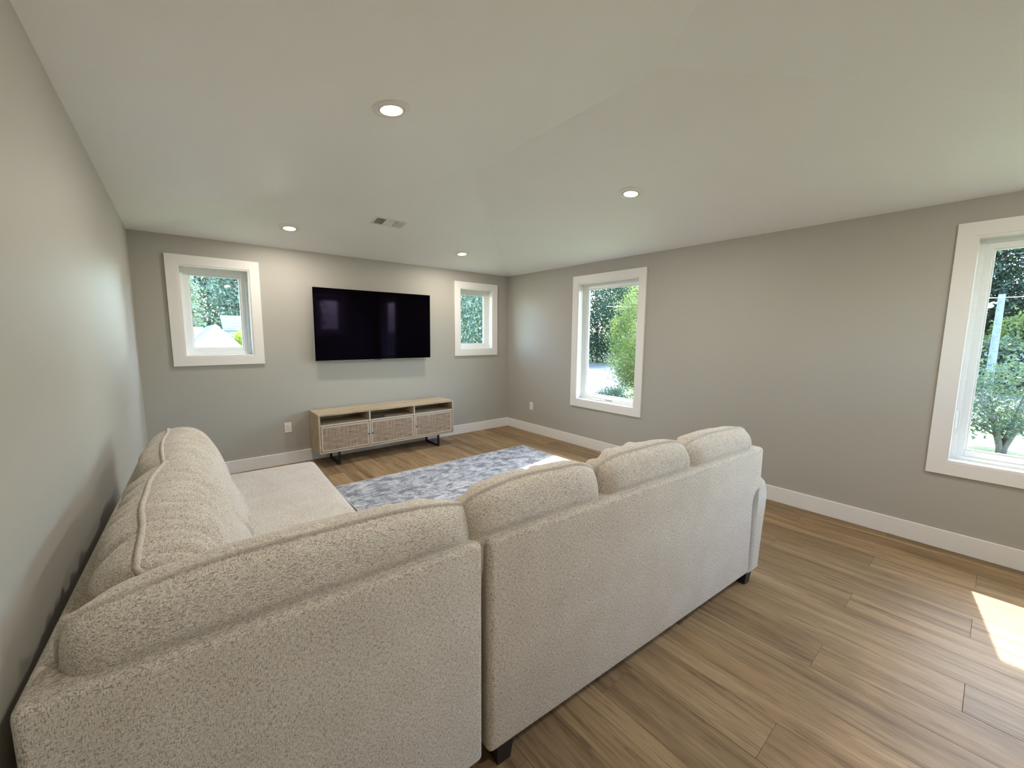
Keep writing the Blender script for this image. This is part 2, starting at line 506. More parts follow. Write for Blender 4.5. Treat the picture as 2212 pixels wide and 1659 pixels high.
# ---------------------------------------------------------------- windows
def window(n, side, h, crank=False, lever=None):
    a0, a1, z0, z1 = h
    if side == 'back': P = lambda a, b, d0, d1, q0, q1: (a, b, d0, d1, q0, q1)
    elif side == 'right': P = lambda a, b, d0, d1, q0, q1: (d0, d1, a, b, q0, q1)
    else: P = lambda a, b, d0, d1, q0, q1: (a, b, -D-d1, -D-d0, q0, q1)
    root = empty('window_%d' % n); root['kind'] = 'structure'
    def add(name, parts, mat, bev=0.001, parent=root, seg=1):
        bm = bmesh.new()
        for q in parts: box(bm, *P(*q), bev=bev, seg=seg)
        return obj(name, bm, mat, parent)
    c = 0.090
    add('casing', [(a0-c, a0, -0.020, 0, z0-c, z1+c)], TRIM, 0.0)
    add('casing', [(a1, a1+c, -0.020, 0, z0-c, z1+c)], TRIM, 0.0)
    add('casing', [(a0, a1, -0.020, 0, z1, z1+c)], TRIM, 0.0)
    add('casing', [(a0, a1, -0.020, 0, z0-c, z0)], TRIM, 0.0)
    j = 0.014; f0, f1 = 0.085, 0.155
    add('jamb', [(a0, a0+j, -0.014, f0, z0, z1)], TRIM, 0.0)
    add('jamb', [(a1-j, a1, -0.014, f0, z0, z1)], TRIM, 0.0)
    add('jamb', [(a0+j, a1-j, -0.014, f0, z1-j, z1)], TRIM, 0.0)
    add('sill', [(a0+j, a1-j, -0.016, f0, z0, z0+j)], TRIM, 0.0)
    w = 0.040
    fr = add('frame', [(a0, a0+w, f0, f1, z0, z1), (a1-w, a1, f0, f1, z0, z1),
                       (a0+w, a1-w, f0, f1, z1-w, z1), (a0+w, a1-w, f0, f1, z0, z0+w)], VINYL, 0.0025)
    s0, s1 = 0.098, 0.145; A0, A1, Z0, Z1 = a0+w-0.004, a1-w+0.004, z0+w-0.004, z1-w+0.004
    sw = 0.044
    sash = add('sash', [(A0, A0+sw, s0, s1, Z0, Z1), (A1-sw, A1, s0, s1, Z0, Z1),
                        (A0+sw, A1-sw, s0, s1, Z1-sw, Z1), (A0+sw, A1-sw, s0, s1, Z0, Z0+sw)], VINYL, 0.003)
    b = 0.010
    add('glazing_bead', [(A0+sw, A0+sw+b, s0+0.012, s1-0.01, Z0+sw, Z1-sw), (A1-sw-b, A1-sw, s0+0.012, s1-0.01, Z0+sw, Z1-sw),
                         (A0+sw+b, A1-sw-b, s0+0.012, s1-0.01, Z1-sw-b, Z1-sw), (A0+sw+b, A1-sw-b, s0+0.012, s1-0.01, Z0+sw, Z0+sw+b)], VINYL, 0.0, sash)
    p = add('pane', [(A0+sw, A1-sw, 0.119, 0.124, Z0+sw, Z1-sw)], GLASS, 0.0)
    if crank:
        m = (a0+a1)/2 if crank is True else crank
        k = add('crank', [(m-0.055, m+0.055, f0-0.022, f0, z0+0.016, z0+0.034)], VINYL, 0.004, fr)
        add('crank_handle', [(m-0.045, m+0.04, f0-0.034, f0-0.022, z0+0.022, z0+0.036)], VINYL, 0.004, fr)
        add('hinge_slot', [(m-0.24, m-0.13, f0-0.003, f0+0.002, z0+0.030, z0+0.036)], DARKSLOT, 0.0, fr)
    if lever is not None:
        la = a0 + w/2 if lever == 'low' else a1 - w/2
        add('lock_plate', [(la-0.014, la+0.014, f0-0.006, f0, z0+0.20, z0+0.37)], VINYL, 0.005, fr)
        add('lock_lever', [(la-0.008, la+0.008, f0-0.024, f0-0.006, z0+0.23, z0+0.36)], VINYL, 0.005, fr)
    return root
window(1, *HOLES[1]); window(2, *HOLES[2])
window(3, *HOLES[3], crank=-1.80, lever='low')
window(4, *HOLES[4], crank=-5.75, lever='high')
window(5, *HOLES[5])

# ---------------------------------------------------------------- ceiling fixtures
def on_plane(x, y, which):
    if which == 'back': return Vector((x, y, H - RISE*y)), Vector((0, -RISE, -1)).normalized()
    if which == 'front': return Vector((x, y, H + RISE*(y+D))), Vector((0, RISE, -1)).normalized()
    if which == 'right': return Vector((x, y, H - RISE*x)), Vector((-RISE, 0, -1)).normalized()
    return Vector((x, y, H + RISE*(x+W))), Vector((RISE, 0, -1)).normalized()

def downlight(x, y, which, label, tilt=0.0, off=None):
    p, nrm = on_plane(x, y, which)
    root = empty('recessed_downlight', p)
    root.rotation_mode = 'QUATERNION'
    root.rotation_quaternion = nrm.to_track_quat('Z', 'Y')      # local +z points into the room
    tag(root, label, 'ceiling light', 'recessed downlights')
    bm = bmesh.new()
    disc_ring(bm, [(0.097, -0.002), (0.098, 0.003), (0.094, 0.007), (0.070, 0.009), (0.066, 0.006), (0.064, -0.004)])
    obj('trim_ring', bm, PLASTIC, root, smooth=30)
    down = root.rotation_quaternion.inverted() @ Vector((0, 0, -1))
    g = down.lerp(Vector((0, 0, 1)), 1 - tilt).to_track_quat('Z', 'Y')
    bm = bmesh.new()
    disc_ring(bm, [(0.0645, -0.012), (0.064, 0.004), (0.060, 0.011), (0.055, 0.010), (0.053, 0.004)])
    gim = obj('gimbal', bm, PLASTIC, root, smooth=30); gim.rotation_mode = 'QUATERNION'; gim.rotation_quaternion = g
    bm = bmesh.new()
    bmesh.ops.create_circle(bm, cap_ends=True, radius=0.054, segments=40)
    le = obj('lens' if not off else 'lens_%s_offscreen' % off, bm, LENS, root, (Vector((0, 0, 1)) @ g.to_matrix().transposed()) * 0.0055); le.rotation_mode = 'QUATERNION'; le.rotation_quaternion = g
    ld = bpy.data.lights.new('downlight_lamp', 'AREA'); ld.shape = 'DISK'; ld.size = 0.10
    ld.energy = LAMP_WATTS; ld.color = (1.0, 0.92, 0.82)
    lo = bpy.data.objects.new('lamp_light' if not off else 'downlight_%s_offscreen' % off, ld); COL.objects.link(lo); lo.parent = root
    lo.rotation_mode = 'QUATERNION'; lo.rotation_quaternion = g @ Matrix.Rotation(math.pi, 4, 'X').to_quaternion()
    lo.location = g @ Vector((0, 0, 0.014))
    return root
downlight(-3.248, -3.064, 'left', 'lit recessed downlight in the wide sloping ceiling over the beige chaise', 0.35)
downlight(-3.247, -0.586, 'back', 'lit recessed downlight above the wall between small square window and television', 0.35)
downlight(-1.269, -0.615, 'back', 'lit recessed downlight above the wall by the narrow corner window', 0.35)
downlight(-1.264, -3.130, 'right', 'lit recessed downlight in the sloping ceiling before the tall crank window', 0.35)
downlight(-3.248, -5.600, 'front', 'lit recessed downlight over the front wall beside the plain left wall', 0.35, 'front_left')
downlight(-1.264, -5.600, 'front', 'lit recessed downlight over the front wall beside the right wall window', 0.35, 'front_right')

p, nrm = on_plane(-2.443, -1.103, 'back')
vent = empty('ceiling_vent', p); vent.rotation_euler = (math.pi + math.atan(RISE)*-1, 0, 0)
# local +z into the room, x along the room width
vent.rotation_euler = Matrix.Rotation(math.pi, 3, 'X').to_euler()
vent.rotation_euler.x = math.pi - math.atan(RISE)
tag(vent, 'white rectangular air register with dark louvers set in the sloped ceiling', 'air vent')
bm = bmesh.new(); a, b_, f = 0.165, 0.088, 0.022
for q in ((-a, a, -b_, -b_+f), (-a, a, b_-f, b_), (-a, -a+f, -b_+f, b_-f), (a-f, a, -b_+f, b_-f)):
    box(bm, q[0], q[1], q[2], q[3], -0.002, 0.007, bev=0.002, seg=1)
obj('frame', bm, PLASTIC, vent)
bm = bx(-a+f-0.003, a-f+0.003, -b_+f-0.003, b_-f+0.003, -0.16, 0.0)
bm.faces.ensure_lookup_table()
bmesh.ops.delete(bm, geom=[max(bm.faces, key=lambda q: q.calc_center_median().z)], context='FACES')
obj('duct', bm, VENTGREY, vent)
obj('centre_plate', bx(-0.052, 0.052, -b_+f, b_-f, 0.0005, 0.006, bev=0.001, seg=1), PLASTIC, vent)
for sgn, mat, ang in ((-1, PLASTIC, 0.9), (1, PLASTIC, 0.9)):
    for i in range(6):
        xx = sgn*(0.064 + i*0.0145)
        bm = bx(-0.001, 0.001, -b_+f, b_-f, -0.006, 0.006)
        s = obj('louver', bm, mat, vent, (xx, 0, 0.005)); s.rotation_euler = (0, sgn*ang, 0)

# ---------------------------------------------------------------- television
tv = empty('television', (-2.215, -0.105, 1.614)); tv.rotation_euler = (R(1.2), 0, R(-0.7))
tag(tv, 'large black flat screen television mounted on the greige wall above the console', 'television')
hw, hh = 0.742, 0.4265
obj('bezel', bx(-hw, hw, 0.0, 0.024, -hh, hh, bev=0.002, seg=1), SILVER, tv)
obj('screen', bx(-hw+0.004, hw-0.004, -0.003, 0.001, -hh+0.004, hh-0.003), SCREEN, tv)
obj('rear_housing', bx(-0.5, 0.5, 0.024, 0.05, -0.32, 0.28, bev=0.01), BLACKPL, tv)
obj('sensor', bx(-0.045, 0.045, -0.004, 0.018, -hh-0.007, -hh+0.001, bev=0.002, seg=1), BLACKPL, tv)
obj('wall_bracket', bx(-0.3, 0.3, 0.05, 0.088, -0.2, 0.2, bev=0.004, seg=1), BLACKMETAL, tv)

# ---------------------------------------------------------------- media console
CX0, CX1, CY0, CY1, CZ0, CZ1 = -3.038, -1.306, -0.425, -0.030, 0.160, 0.612
con = empty('media_console', ((CX0+CX1)/2, (CY0+CY1)/2, 0))
tag(con, 'pale oak media console with three cane doors on black metal legs', 'console')
ox, oy = con.location.x, con.location.y
def cpart(name, x0, x1, y0, y1, z0, z1, mat, parent=con, bev=0.0015, seg=1):
    cx, cy, cz = (x0+x1)/2, (y0+y1)/2, (z0+z1)/2
    px, py, pz = ox, oy, 0.0
    if parent is not con:
        px, py, pz = parent['_c']
    o = obj(name, bx(x0-cx, x1-cx, y0-cy, y1-cy, z0-cz, z1-cz, bev=bev, seg=seg), mat, parent, (cx-px, cy-py, cz-pz))
    return o
t = 0.020
cpart('top', CX0, CX1, CY0, CY1, CZ1-t, CZ1, OAK)
cpart('bottom', CX0, CX1, CY0, CY1, CZ0, CZ0+t, OAK)
cpart('side_panel', CX0, CX0+t, CY0, CY1, CZ0+t, CZ1-t, OAK)
cpart('side_panel', CX1-t, CX1, CY0, CY1, CZ0+t, CZ1-t, OAK)
cpart('back_panel', CX0+t, CX1-t, CY1-0.008, CY1, CZ0+t, CZ1-t, OAK)
d1, d2, dt = -2.462, -1.886, 0.016
for dx in (d1, d2): cpart('divider', dx-dt/2, dx+dt/2, CY0+0.001, CY1-0.008, CZ0+t, CZ1-t, OAKLIGHT)
bays = [(CX0+t, d1-dt/2), (d1+dt/2, d2-dt/2), (d2+dt/2, CX1-t)]
for i, (a, b_) in enumerate(bays):
    cpart('shelf', a, b_, CY0+0.005, CY1-0.008, 0.476, 0.492, OAK)
    cpart('edge_band', a, b_, CY0+0.001, CY0+0.005, 0.476, 0.492, OAKLIGHT, bev=0.0005)
    x0, x1, z0, z1 = a+0.006, b_-0.006, CZ0+t+0.005, 0.470
    cx, cz = (x0+x1)/2, (z0+z1)/2
    dm = bmesh.new(); fw = 0.024; y0, y1 = -0.009, 0.009
    w2, h2 = (x1-x0)/2, (z1-z0)/2
    for q in ((-w2, w2, -h2, -h2+fw), (-w2, w2, h2-fw, h2), (-w2, -w2+fw, -h2+fw, h2-fw), (w2-fw, w2, -h2+fw, h2-fw)):
        box(dm, q[0], q[1], y0, y1, q[2], q[3], bev=0.002, seg=1)
    door = obj('door', dm, OAKLIGHT, con, (cx-ox, CY0+0.013-oy, cz))
    obj('cane_panel', bx(-w2+fw-0.008, w2-fw+0.008, -0.0105, 0.004, -h2+fw-0.008, h2-fw+0.008), CANE, door)
    kx = (w2-0.008) if i == 0 else (-w2+0.008)
    kb = bmesh.new()
    disc_ring(kb, [(0.0001, 0.022), (0.007, 0.022), (0.0085, 0.019), (0.0085, 0.014), (0.004, 0.010), (0.004, 0.0)], 16)
    kn = obj('knob', kb, BLACKMETAL, door, (kx, -0.009, -0.005), smooth=40); kn.rotation_euler = (R(90), 0, 0)
for lx in (-2.825, -1.535):
    lb = bmesh.new(); ya, yb2 = CY0+0.012, CY1-0.02; q = 0.012
    box(lb, -q, q, ya-oy, ya-oy+0.02, 0.0, CZ0); box(lb, -q, q, yb2-oy-0.02, yb2-oy, 0.0, CZ0)
    box(lb, -q, q, ya-oy+0.02, yb2-oy-0.02, 0.0, 0.02); box(lb, -q, q, ya-oy+0.02, yb2-oy-0.02, CZ0-0.008, CZ0)
    obj('sled_leg', lb, BLACKMETAL, con, (lx-ox, 0, 0))

rem = empty('remote_control', (-2.352, -0.375, 0.492)); rem.rotation_euler = (0, 0, R(4))
tag(rem, 'slim black remote lying on the open middle shelf of the console', 'remote')
obj('case', bx(-0.088, 0.088, -0.02, 0.02, 0.0, 0.016, bev=0.005, seg=2), BLACKPL, rem)
for i in range(5):
    obj('button', bx(-0.004, 0.004, -0.008, 0.008, 0.015, 0.018, bev=0.001, seg=1), m_plain('remote_button', (0.08, 0.08, 0.085), 0.5) if i == 0 else bpy.data.materials['remote_button'], rem, (-0.06+i*0.028, 0, 0))

# ---------------------------------------------------------------- outlets
def outlet(loc, rz, label):
    r = empty('wall_outlet', loc, rz); tag(r, label, 'outlet', 'white wall outlets')
    obj('plate', bx(-0.036, 0.036, -0.005, 0.0, -0.059, 0.059, bev=0.002, seg=2), PLASTIC, r)
    for s in (-1, 1):
        rc = obj('receptacle', bx(-0.017, 0.017, -0.0075, -0.004, -0.014, 0.014, bev=0.001, seg=1), PLASTIC, r, (0, 0, s*0.0195))
        sb = bmesh.new()
        for q in ((-0.008, -0.0055, -0.001, 0.008), (0.0055, 0.008, -0.001, 0.007), (-0.0025, 0.0025, -0.009, -0.005)):
            box(sb, q[0], q[1], -0.008, -0.0070, q[2], q[3])
        obj('slot', sb, DARKSLOT, rc)
    obj('screw', bx(-0.002, 0.002, -0.0062, -0.004, -0.002, 0.002), SILVER, r)
outlet((-3.262, 0.0, 0.430), 0.0, 'white double outlet on the wall beside the oak console')
outlet((0.0, -0.591, 0.416), R(-90), 'white double outlet near the room corner below the tall window wall')

# ---------------------------------------------------------------- rug
rug = empty('area_rug', (-1.855, -1.895, 0.0))
tag(rug, 'grey and white distressed area rug lying on the wood floor', 'rug')
bm = bmesh.new(); nx, ny = 60, 40; rw, rl = 1.228, 0.785
gv = [[bm.verts.new((-rw+2*rw*i/nx, -rl+2*rl*j/ny, 0.010 + 0.0015*mnoise.noise(Vector((i*0.3, j*0.3, 1))))) for j in range(ny+1)] for i in range(nx+1)]
for i in range(nx):
    for j in range(ny): bm.faces.new((gv[i][j], gv[i+1][j], gv[i+1][j+1], gv[i][j+1]))
obj('pile', bm, RUG, rug, smooth=True)
bm = bmesh.new()
for q in ((-rw-0.006, rw+0.006, -rl-0.006, -rl), (-rw-0.006, rw+0.006, rl, rl+0.006), (-rw-0.006, -rw, -rl, rl), (rw, rw+0.006, -rl, rl)):
    box(bm, q[0], q[1], q[2], q[3], 0.0005, 0.011)
obj('binding', bm, RUGEDGE, rug)

# ---------------------------------------------------------------- sofa
def upholstered(bm_fn, name, parent, mat=FABRIC, sub=0):
    return obj(name, bm_fn, mat, parent, smooth=50)

def soft_box(x0, x1, y0, y1, z0, z1, r=0.03, n=0.05, crown=0.0, seed=0, wob=0.003):
    """cushion-like block: subdivided rounded box with a crowned top and slight waviness"""
    bm = bmesh.new()
    L = (x1-x0, y1-y0, z1-z0)
    cnt = [max(2, int(l/n)) for l in L]
    def face_grid(ax, sgn):
        u, v = [i for i in range(3) if i != ax]
        g = []
        for i in range(cnt[u]+1):
            row = []
            for j in range(cnt[v]+1):
                p = [0, 0, 0]
                p[ax] = sgn; p[u] = -1+2*i/cnt[u]; p[v] = -1+2*j/cnt[v]
                row.append(bm.verts.new(p))
            g.append(row)
        for i in range(cnt[u]):
            for j in range(cnt[v]): bm.faces.new((g[i][j], g[i+1][j], g[i+1][j+1], g[i][j+1]))
    for ax in range(3):
        for s in (-1, 1): face_grid(ax, s)
    bmesh.ops.remove_doubles(bm, verts=bm.verts, dist=1e-5)
    hx = [l/2 for l in L]; c = ((x0+x1)/2, (y0+y1)/2, (z0+z1)/2)
    for v in bm.verts:
        s = v.co.copy()
        # place the grid lines denser near the edges, then round them
        p = Vector([math.sin(s[i]*math.pi/2)*0.35*hx[i] + s[i]*0.65*hx[i] for i in range(3)])
        q = Vector([max(-hx[i]+r, min(hx[i]-r, p[i])) for i in range(3)])
        d = p - q
        if d.length > 1e-9:
            # push the surface point on to the rounding sphere
            m = max(abs(d[i]) for i in range(3))
            p = q + d.normalized()*min(r, m) if m > 0 else p
        if crown and s.z > 0.5:
            p.z += crown*max(0, 1-s.x**4)*max(0, 1-s.y**4)
        w = Vector((mnoise.noise(p*3.1+Vector((seed, 0, 0))), mnoise.noise(p*3.1+Vector((0, seed+9, 0))), mnoise.noise(p*3.1+Vector((0, 0, seed+17)))))
        v.co = p + w*wob + Vector(c)
    return bm

def pillow(name, parent, w, h, t, mtx, seed, bulge=0.15, creases=(), kround=0.30, wave=0.012, crownx=0.0, pleat=0.007, pw=0.13, keep=None, eqp=4.5):
    """knife-edge cushion: local x along its width, y up its height, z through its thickness, piping round the seam"""
    NX, NY = 96, 60
    rs = random.Random(seed); off = Vector((seed*3.7, seed*1.3, seed*5.1))
    a, b = w/2, h/2
    def outline(s, q):
        x = a*s*(1 - kround*0.22*abs(q)**5)
        y = b*q*(1 - kround*0.55*abs(s)**5)
        if q > 0: y += crownx*q*(1-s*s)
        return x, y
    def seam_off(s, q):
        return wave*mnoise.noise(Vector((s*1.7, q*1.7, seed*2.3)))
    def surf(s, q, side):
        x, y = outline(s, q)
        es, eq = 1-abs(s)**6.0, 1-abs(q)**eqp
        prof = max(0.0, es)**0.5 * max(0.0, eq)**0.5
        d = t/2*prof*(1 - bulge*q)
        # soft waviness over the face
        d += 0.010*prof*mnoise.noise(Vector((x*5, y*5, side*4))+off)
        # pleats running off the seams
        de = 1-abs(q); dsd = 1-abs(s)
        fq = math.exp(-((de-0.10)/pw)**2) ; fs = math.exp(-((dsd-0.10)/0.13)**2)
        pl = mnoise.noise(Vector((x*21+seed, side*0.6, y*1.6))) + 0.6*mnoise.noise(Vector((x*34-seed, side*3.1, y*3)))
        ps = mnoise.noise(Vector((y*19+seed, side*5.0, x*2.5)))
        cr = max(0.0, 0.16-abs(mnoise.noise(Vector((x*11+seed*2.1, side*1.3, y*1.6)))))*6.0
        d += pleat*fq*(0.8*pl - 0.55*cr)*prof**0.3 + 0.6*pleat*fs*ps*prof**0.3
        for (s0, q0, s1, q1, dep, wd, sd) in creases:
            if sd and sd != side: continue
            ex, ey = s1-s0, q1-q0; ll = ex*ex+ey*ey
            tt = max(0, min(1, ((s-s0)*ex+(q-q0)*ey)/ll))
            dd = math.hypot((s-s0-tt*ex)*a, (q-q0-tt*ey)*b)
            d -= dep*math.exp(-(dd/wd)**2)*math.sin(math.pi*(0.15+0.8*tt)) * min(1, prof*2)
            d += 0.5*dep*math.exp(-((dd-wd*1.9)/(wd*1.1))**2)*math.sin(math.pi*(0.15+0.8*tt)) * min(1, prof*2)
        return Vector((x, y, side*max(d, 0.0) + seam_off(s, q)))
    us = [math.sin((-1+2*i/NX)*math.pi/2)*0.55 + (-1+2*i/NX)*0.45 for i in range(NX+1)]
    vs = [math.sin((-1+2*j/NY)*math.pi/2)*0.6 + (-1+2*j/NY)*0.4 for j in range(NY+1)]
    bm = bmesh.new(); gr = {}
    for side in (-1, 1):
        for i, s in enumerate(us):
            for j, q in enumerate(vs):
                edge = i in (0, NX) or j in (0, NY)
                if edge and side == 1:
                    gr[(side, i, j)] = gr[(-1, i, j)]; continue
                gr[(side, i, j)] = bm.verts.new(surf(s, q, side))
        for i in range(NX):
            for j in range(NY):
                f = (gr[(side, i, j)], gr[(side, i+1, j)], gr[(side, i+1, j+1)], gr[(side, i, j+1)])
                bm.faces.new(f if side == 1 else f[::-1])
    if keep:                                   # pressed softly against the frame: stays inside axis value
        ax, lim = keep; inv = mtx.inverted(); k = 0.014
        for v in bm.verts:
            p = mtx @ v.co
            f = max(0.0, min(1.0, (p.z - 0.860)/0.035)); f = f*f*(3-2*f)
            lz = lim + 0.016*(1-f)
            d = p[ax] - lz
            p[ax] = lz + 0.5*(d + math.sqrt(d*d + k*k))
            v.co = inv @ p
    o = obj(name, bm, FABRIC, parent, smooth=True)
    o.matrix_local = mtx
    path = [(s, -1) for s in us[:-1]] + [(1, q) for q in vs[:-1]] + [(s, 1) for s in us[::-1][:-1]] + [(-1, q) for q in vs[::-1][:-1]]
    pts = []
    for s, q in path:
        x, y = outline(s, q); pts.append(Vector((x, y, seam_off(s, q))))
    pb = tube(bmesh.new(), pts, 0.0068, 8, closed=True)
    obj('piping', pb, PIPING, o, smooth=True)
    return o

def leg(parent, x, y):
    bm = bmesh.new()
    hi = [bm.verts.new((sx*0.036, sy*0.036, 0.10)) for sx, sy in ((-1, -1), (1, -1), (1, 1), (-1, 1))]
    lo = [bm.verts.new((sx*0.027, sy*0.027, 0.0)) for sx, sy in ((-1, -1), (1, -1), (1, 1), (-1, 1))]
    bm.faces.new(hi); bm.faces.new(lo)
    for q in range(4): bm.faces.new((lo[q], lo[(q+1) % 4], hi[(q+1) % 4], hi[q]))
    obj('leg', bm, BLACKWOOD, parent, (x, y, 0))

def pmtx(center, xdir, lean, facing):
    """cushion matrix: width along xdir, height leaning back, thickness along facing"""
    xd = Vector(xdir).normalized(); fd = Vector(facing).normalized()
    up = (Vector((0, 0, 1))*math.cos(lean) - fd*math.sin(lean)).normalized()
    n = xd.cross(up)
    m = Matrix.Identity(4)
    for i in range(3): m[i][0] = xd[i]; m[i][1] = up[i]; m[i][2] = n[i]; m[i][3] = center[i]
    return m

# corner chaise section: local x to the right along its rear, local y forward to the television wall
A = empty('corner_chaise', (-4.440, -4.140, 0.0), R(-2.2))
tag(A, 'oatmeal chenille corner chaise section of the sectional against the left wall', 'sofa', 'oatmeal sectional sofa')
def Lback(w, l, th, z0, z1, r=0.028):
    bm = bmesh.new()
    pts = [(0, 0), (w, 0), (w, th), (th, th), (th, l), (0, l)]
    lo = [bm.verts.new((x, y, z0)) for x, y in pts]; hi = [bm.verts.new((x, y, z1)) for x, y in pts]
    bm.faces.new(lo[::-1]); bm.faces.new(hi)
    for q in range(6): bm.faces.new((lo[q], lo[(q+1) % 6], hi[(q+1) % 6], hi[q]))
    bmesh.ops.recalc_face_normals(bm, faces=bm.faces)
    bmesh.ops.bevel(bm, geom=list(bm.edges), offset=r, offset_type='OFFSET', segments=4, profile=0.5, affect='EDGES')
    return bm
obj('backrest', Lback(0.972, 1.86, 0.13, 0.080, 0.862, 0.020), FABRIC, A, smooth=60)
obj('base', soft_box(0.10, 0.965, 0.10, 2.56, 0.088, 0.315, 0.02, 0.08, seed=2), FABRIC, A, smooth=True)
obj('seat_cushion', soft_box(0.125, 0.985, 0.125, 2.59, 0.30, 0.465, 0.05, 0.035, 0.012, 5, 0.004), FABRIC, A, smooth=True)
for x, y in ((0.06, 0.06), (0.86, 0.06), (0.06, 2.5), (0.90, 2.5), (0.90, 1.25)): leg(A, x, y)
LN = R(15)
pillow('back_cushion', A, 0.94, 0.57, 0.29, pmtx((0.510, 0.163, 0.714), (1, 0, 0), LN, (0, 1, 0)), 3,
       creases=((0.55, 0.97, 0.78, 0.55, 0.010, 0.020, -1), (0.78, 0.95, 0.90, 0.45, 0.009, 0.018, -1)), crownx=0.012, kround=0.20, keep=(1, 0.012))
pillow('back_cushion', A, 0.97, 0.60, 0.31, pmtx((0.225, 0.645, 0.728), (0, -1, 0), LN, (1, 0, 0)), 11, wave=0.030, pleat=0.042, pw=0.36, kround=0.22, keep=(0, 0.045), eqp=7.0)
pillow('back_cushion', A, 0.80, 0.60, 0.31, pmtx((0.215, 1.50, 0.722), (0, -1, 0), LN, (1, 0, 0)), 17, wave=0.020, pleat=0.036, pw=0.32, keep=(0, 0.045), eqp=7.0)

# sofa section: back panel faces the camera
B = empty('sofa_section', (-3.450, -4.183, 0.0), R(-4.0))
tag(B, 'oatmeal chenille three seat sofa section with rounded arm beside the corner chaise', 'sofa', 'oatmeal sectional sofa')
BL = 1.935
bm = bx(0, BL, 0, 0.13, 0.082, 0.862, bev=0.022, seg=4)
obj('backrest', bm, FABRIC, B, smooth=60)
obj('base', soft_box(0.02, BL-0.02, 0.08, 0.96, 0.088, 0.315, 0.02, 0.08, seed=3), FABRIC, B, smooth=True)
# arm: flared section with a rounded top
bm = bmesh.new()
prof = []
for k in range(13):
    an = math.pi*k/12
    prof.append((0.096*math.cos(an), 0.080*math.sin(an)))
sec = [(-0.085, 0.0)] + [(x, 0.51+z) for x, z in prof[::-1]] + [(0.092, 0.42), (0.074, 0.26), (0.056, 0.10), (0.050, 0.0)]
secs = []
ys = [0.0, 0.010, 0.035, 0.10, 0.5, 0.9, 0.985, 1.01, 1.02]
scl = [0.90, 0.965, 1, 1, 1, 1, 0.985, 0.94, 0.86]
for y, s in zip(ys, scl):
    secs.append([bm.verts.new((BL-0.002 + x*(s if x > 0 or y > 0.5 else 1), y, 0.09 + (z*(s if z > 0.3 else 1)))) for x, z in sec])
for a, b_ in zip(secs, secs[1:]):
    for q in range(len(sec)): bm.faces.new((a[q], a[(q+1) % len(sec)], b_[(q+1) % len(sec)], b_[q]))
bm.faces.new(secs[0]); bm.faces.new(secs[-1])
obj('armrest', bm, FABRIC, B, smooth=50)
for i in range(3):
    a = 0.0 + i*0.592
    obj('seat_cushion', soft_box(a+0.004, a+0.588, 0.125, 0.985, 0.30, 0.465, 0.045, 0.05, 0.015, 20+i), FABRIC, B, smooth=True)
for x, y in ((0.075, 0.045), (BL-0.045, 0.045), (0.06, 0.9), (BL-0.06, 0.93)): leg(B, x, y)
pillow('back_cushion', B, 0.655, 0.58, 0.28, pmtx((0.262, 0.165, 0.722), (1, 0, 0), LN, (0, 1, 0)), 23,
       creases=((-0.05, 0.95, 0.25, 0.50, 0.016, 0.018, -1), (-0.88, 0.88, -0.62, 0.72, 0.016, 0.014, -1)), crownx=0.014, kround=0.26, keep=(1, 0.012))
pillow('back_cushion', B, 0.655, 0.57, 0.28, pmtx((0.900, 0.165, 0.726), (1, 0, 0), LN, (0, 1, 0)), 31,
       creases=((-0.80, 0.90, 0.15, 0.42, 0.030, 0.020, -1), (-0.02, 0.92, 0.15, 0.45, 0.020, 0.016, -1)), kround=0.20, crownx=0.010, keep=(1, 0.012))
pillow('back_cushion', B, 0.69, 0.56, 0.28, pmtx((1.545, 0.165, 0.714), (1, 0, 0), LN, (0, 1, 0)), 41,
       creases=((-0.02, 0.94, 0.22, 0.52, 0.020, 0.018, -1), (-0.88, 0.88, -0.55, 0.70, 0.016, 0.016, -1)), kround=0.20, crownx=0.010, keep=(1, 0.012))

# ---------------------------------------------------------------- outdoors
GZ = -3.0
g = obj('ground', bx(-120, 160, -120, 160, GZ-0.4, GZ), GRASS); g['kind'] = 'structure'
def slab(name, pts, z, mat):
    bm = bmesh.new()
    hi = [bm.verts.new((x, y, z)) for x, y in pts]; lo = [bm.verts.new((x, y, z-0.05)) for x, y in pts]
    bm.faces.new(hi); bm.faces.new(lo[::-1]); n = len(pts)
    for q in range(n): bm.faces.new((lo[q], lo[(q+1) % n], hi[(q+1) % n], hi[q]))
    o = obj(name, bm, mat); o['kind'] = 'structure'
slab('road', [(39, -60), (46, -60), (46, 90), (39, 90)], GZ+0.02, ASPHALT)
slab('driveway', [(15, 12.2), (39, 18.5), (39, 31), (15, 17)], GZ+0.03, ASPHALT)

def leaves(n_clump, n_leaf, crown, clump_r, size, r, shell=0.35):
    """leaf blades scattered in clumps over an ellipsoid crown; returns vertex and face arrays"""
    cx, cy, cz, rx, ry, rzz = crown
    d = r.normal(size=(n_clump, 3)); d /= np.linalg.norm(d, axis=1)[:, None]
    rad = (shell + (1-shell)*r.random(n_clump))**0.6
    C = d*rad[:, None]*np.array([rx, ry, rzz]) + np.array([cx, cy, cz])
    P = np.repeat(C, n_leaf, axis=0) + r.normal(size=(n_clump*n_leaf, 3))*clump_r
    n = len(P)
    u = r.normal(size=(n, 3)); u /= np.linalg.norm(u, axis=1)[:, None]
    v = np.cross(u, r.normal(size=(n, 3))); v /= np.linalg.norm(v, axis=1)[:, None]
    w = np.cross(u, v)
    s = size*(0.6+0.8*r.random(n))[:, None]
    vt = np.stack([P - u*s, P + v*s*0.45 + w*s*0.12, P + u*s, P - v*s*0.45 + w*s*0.12], axis=1).reshape(-1, 3)
    return vt

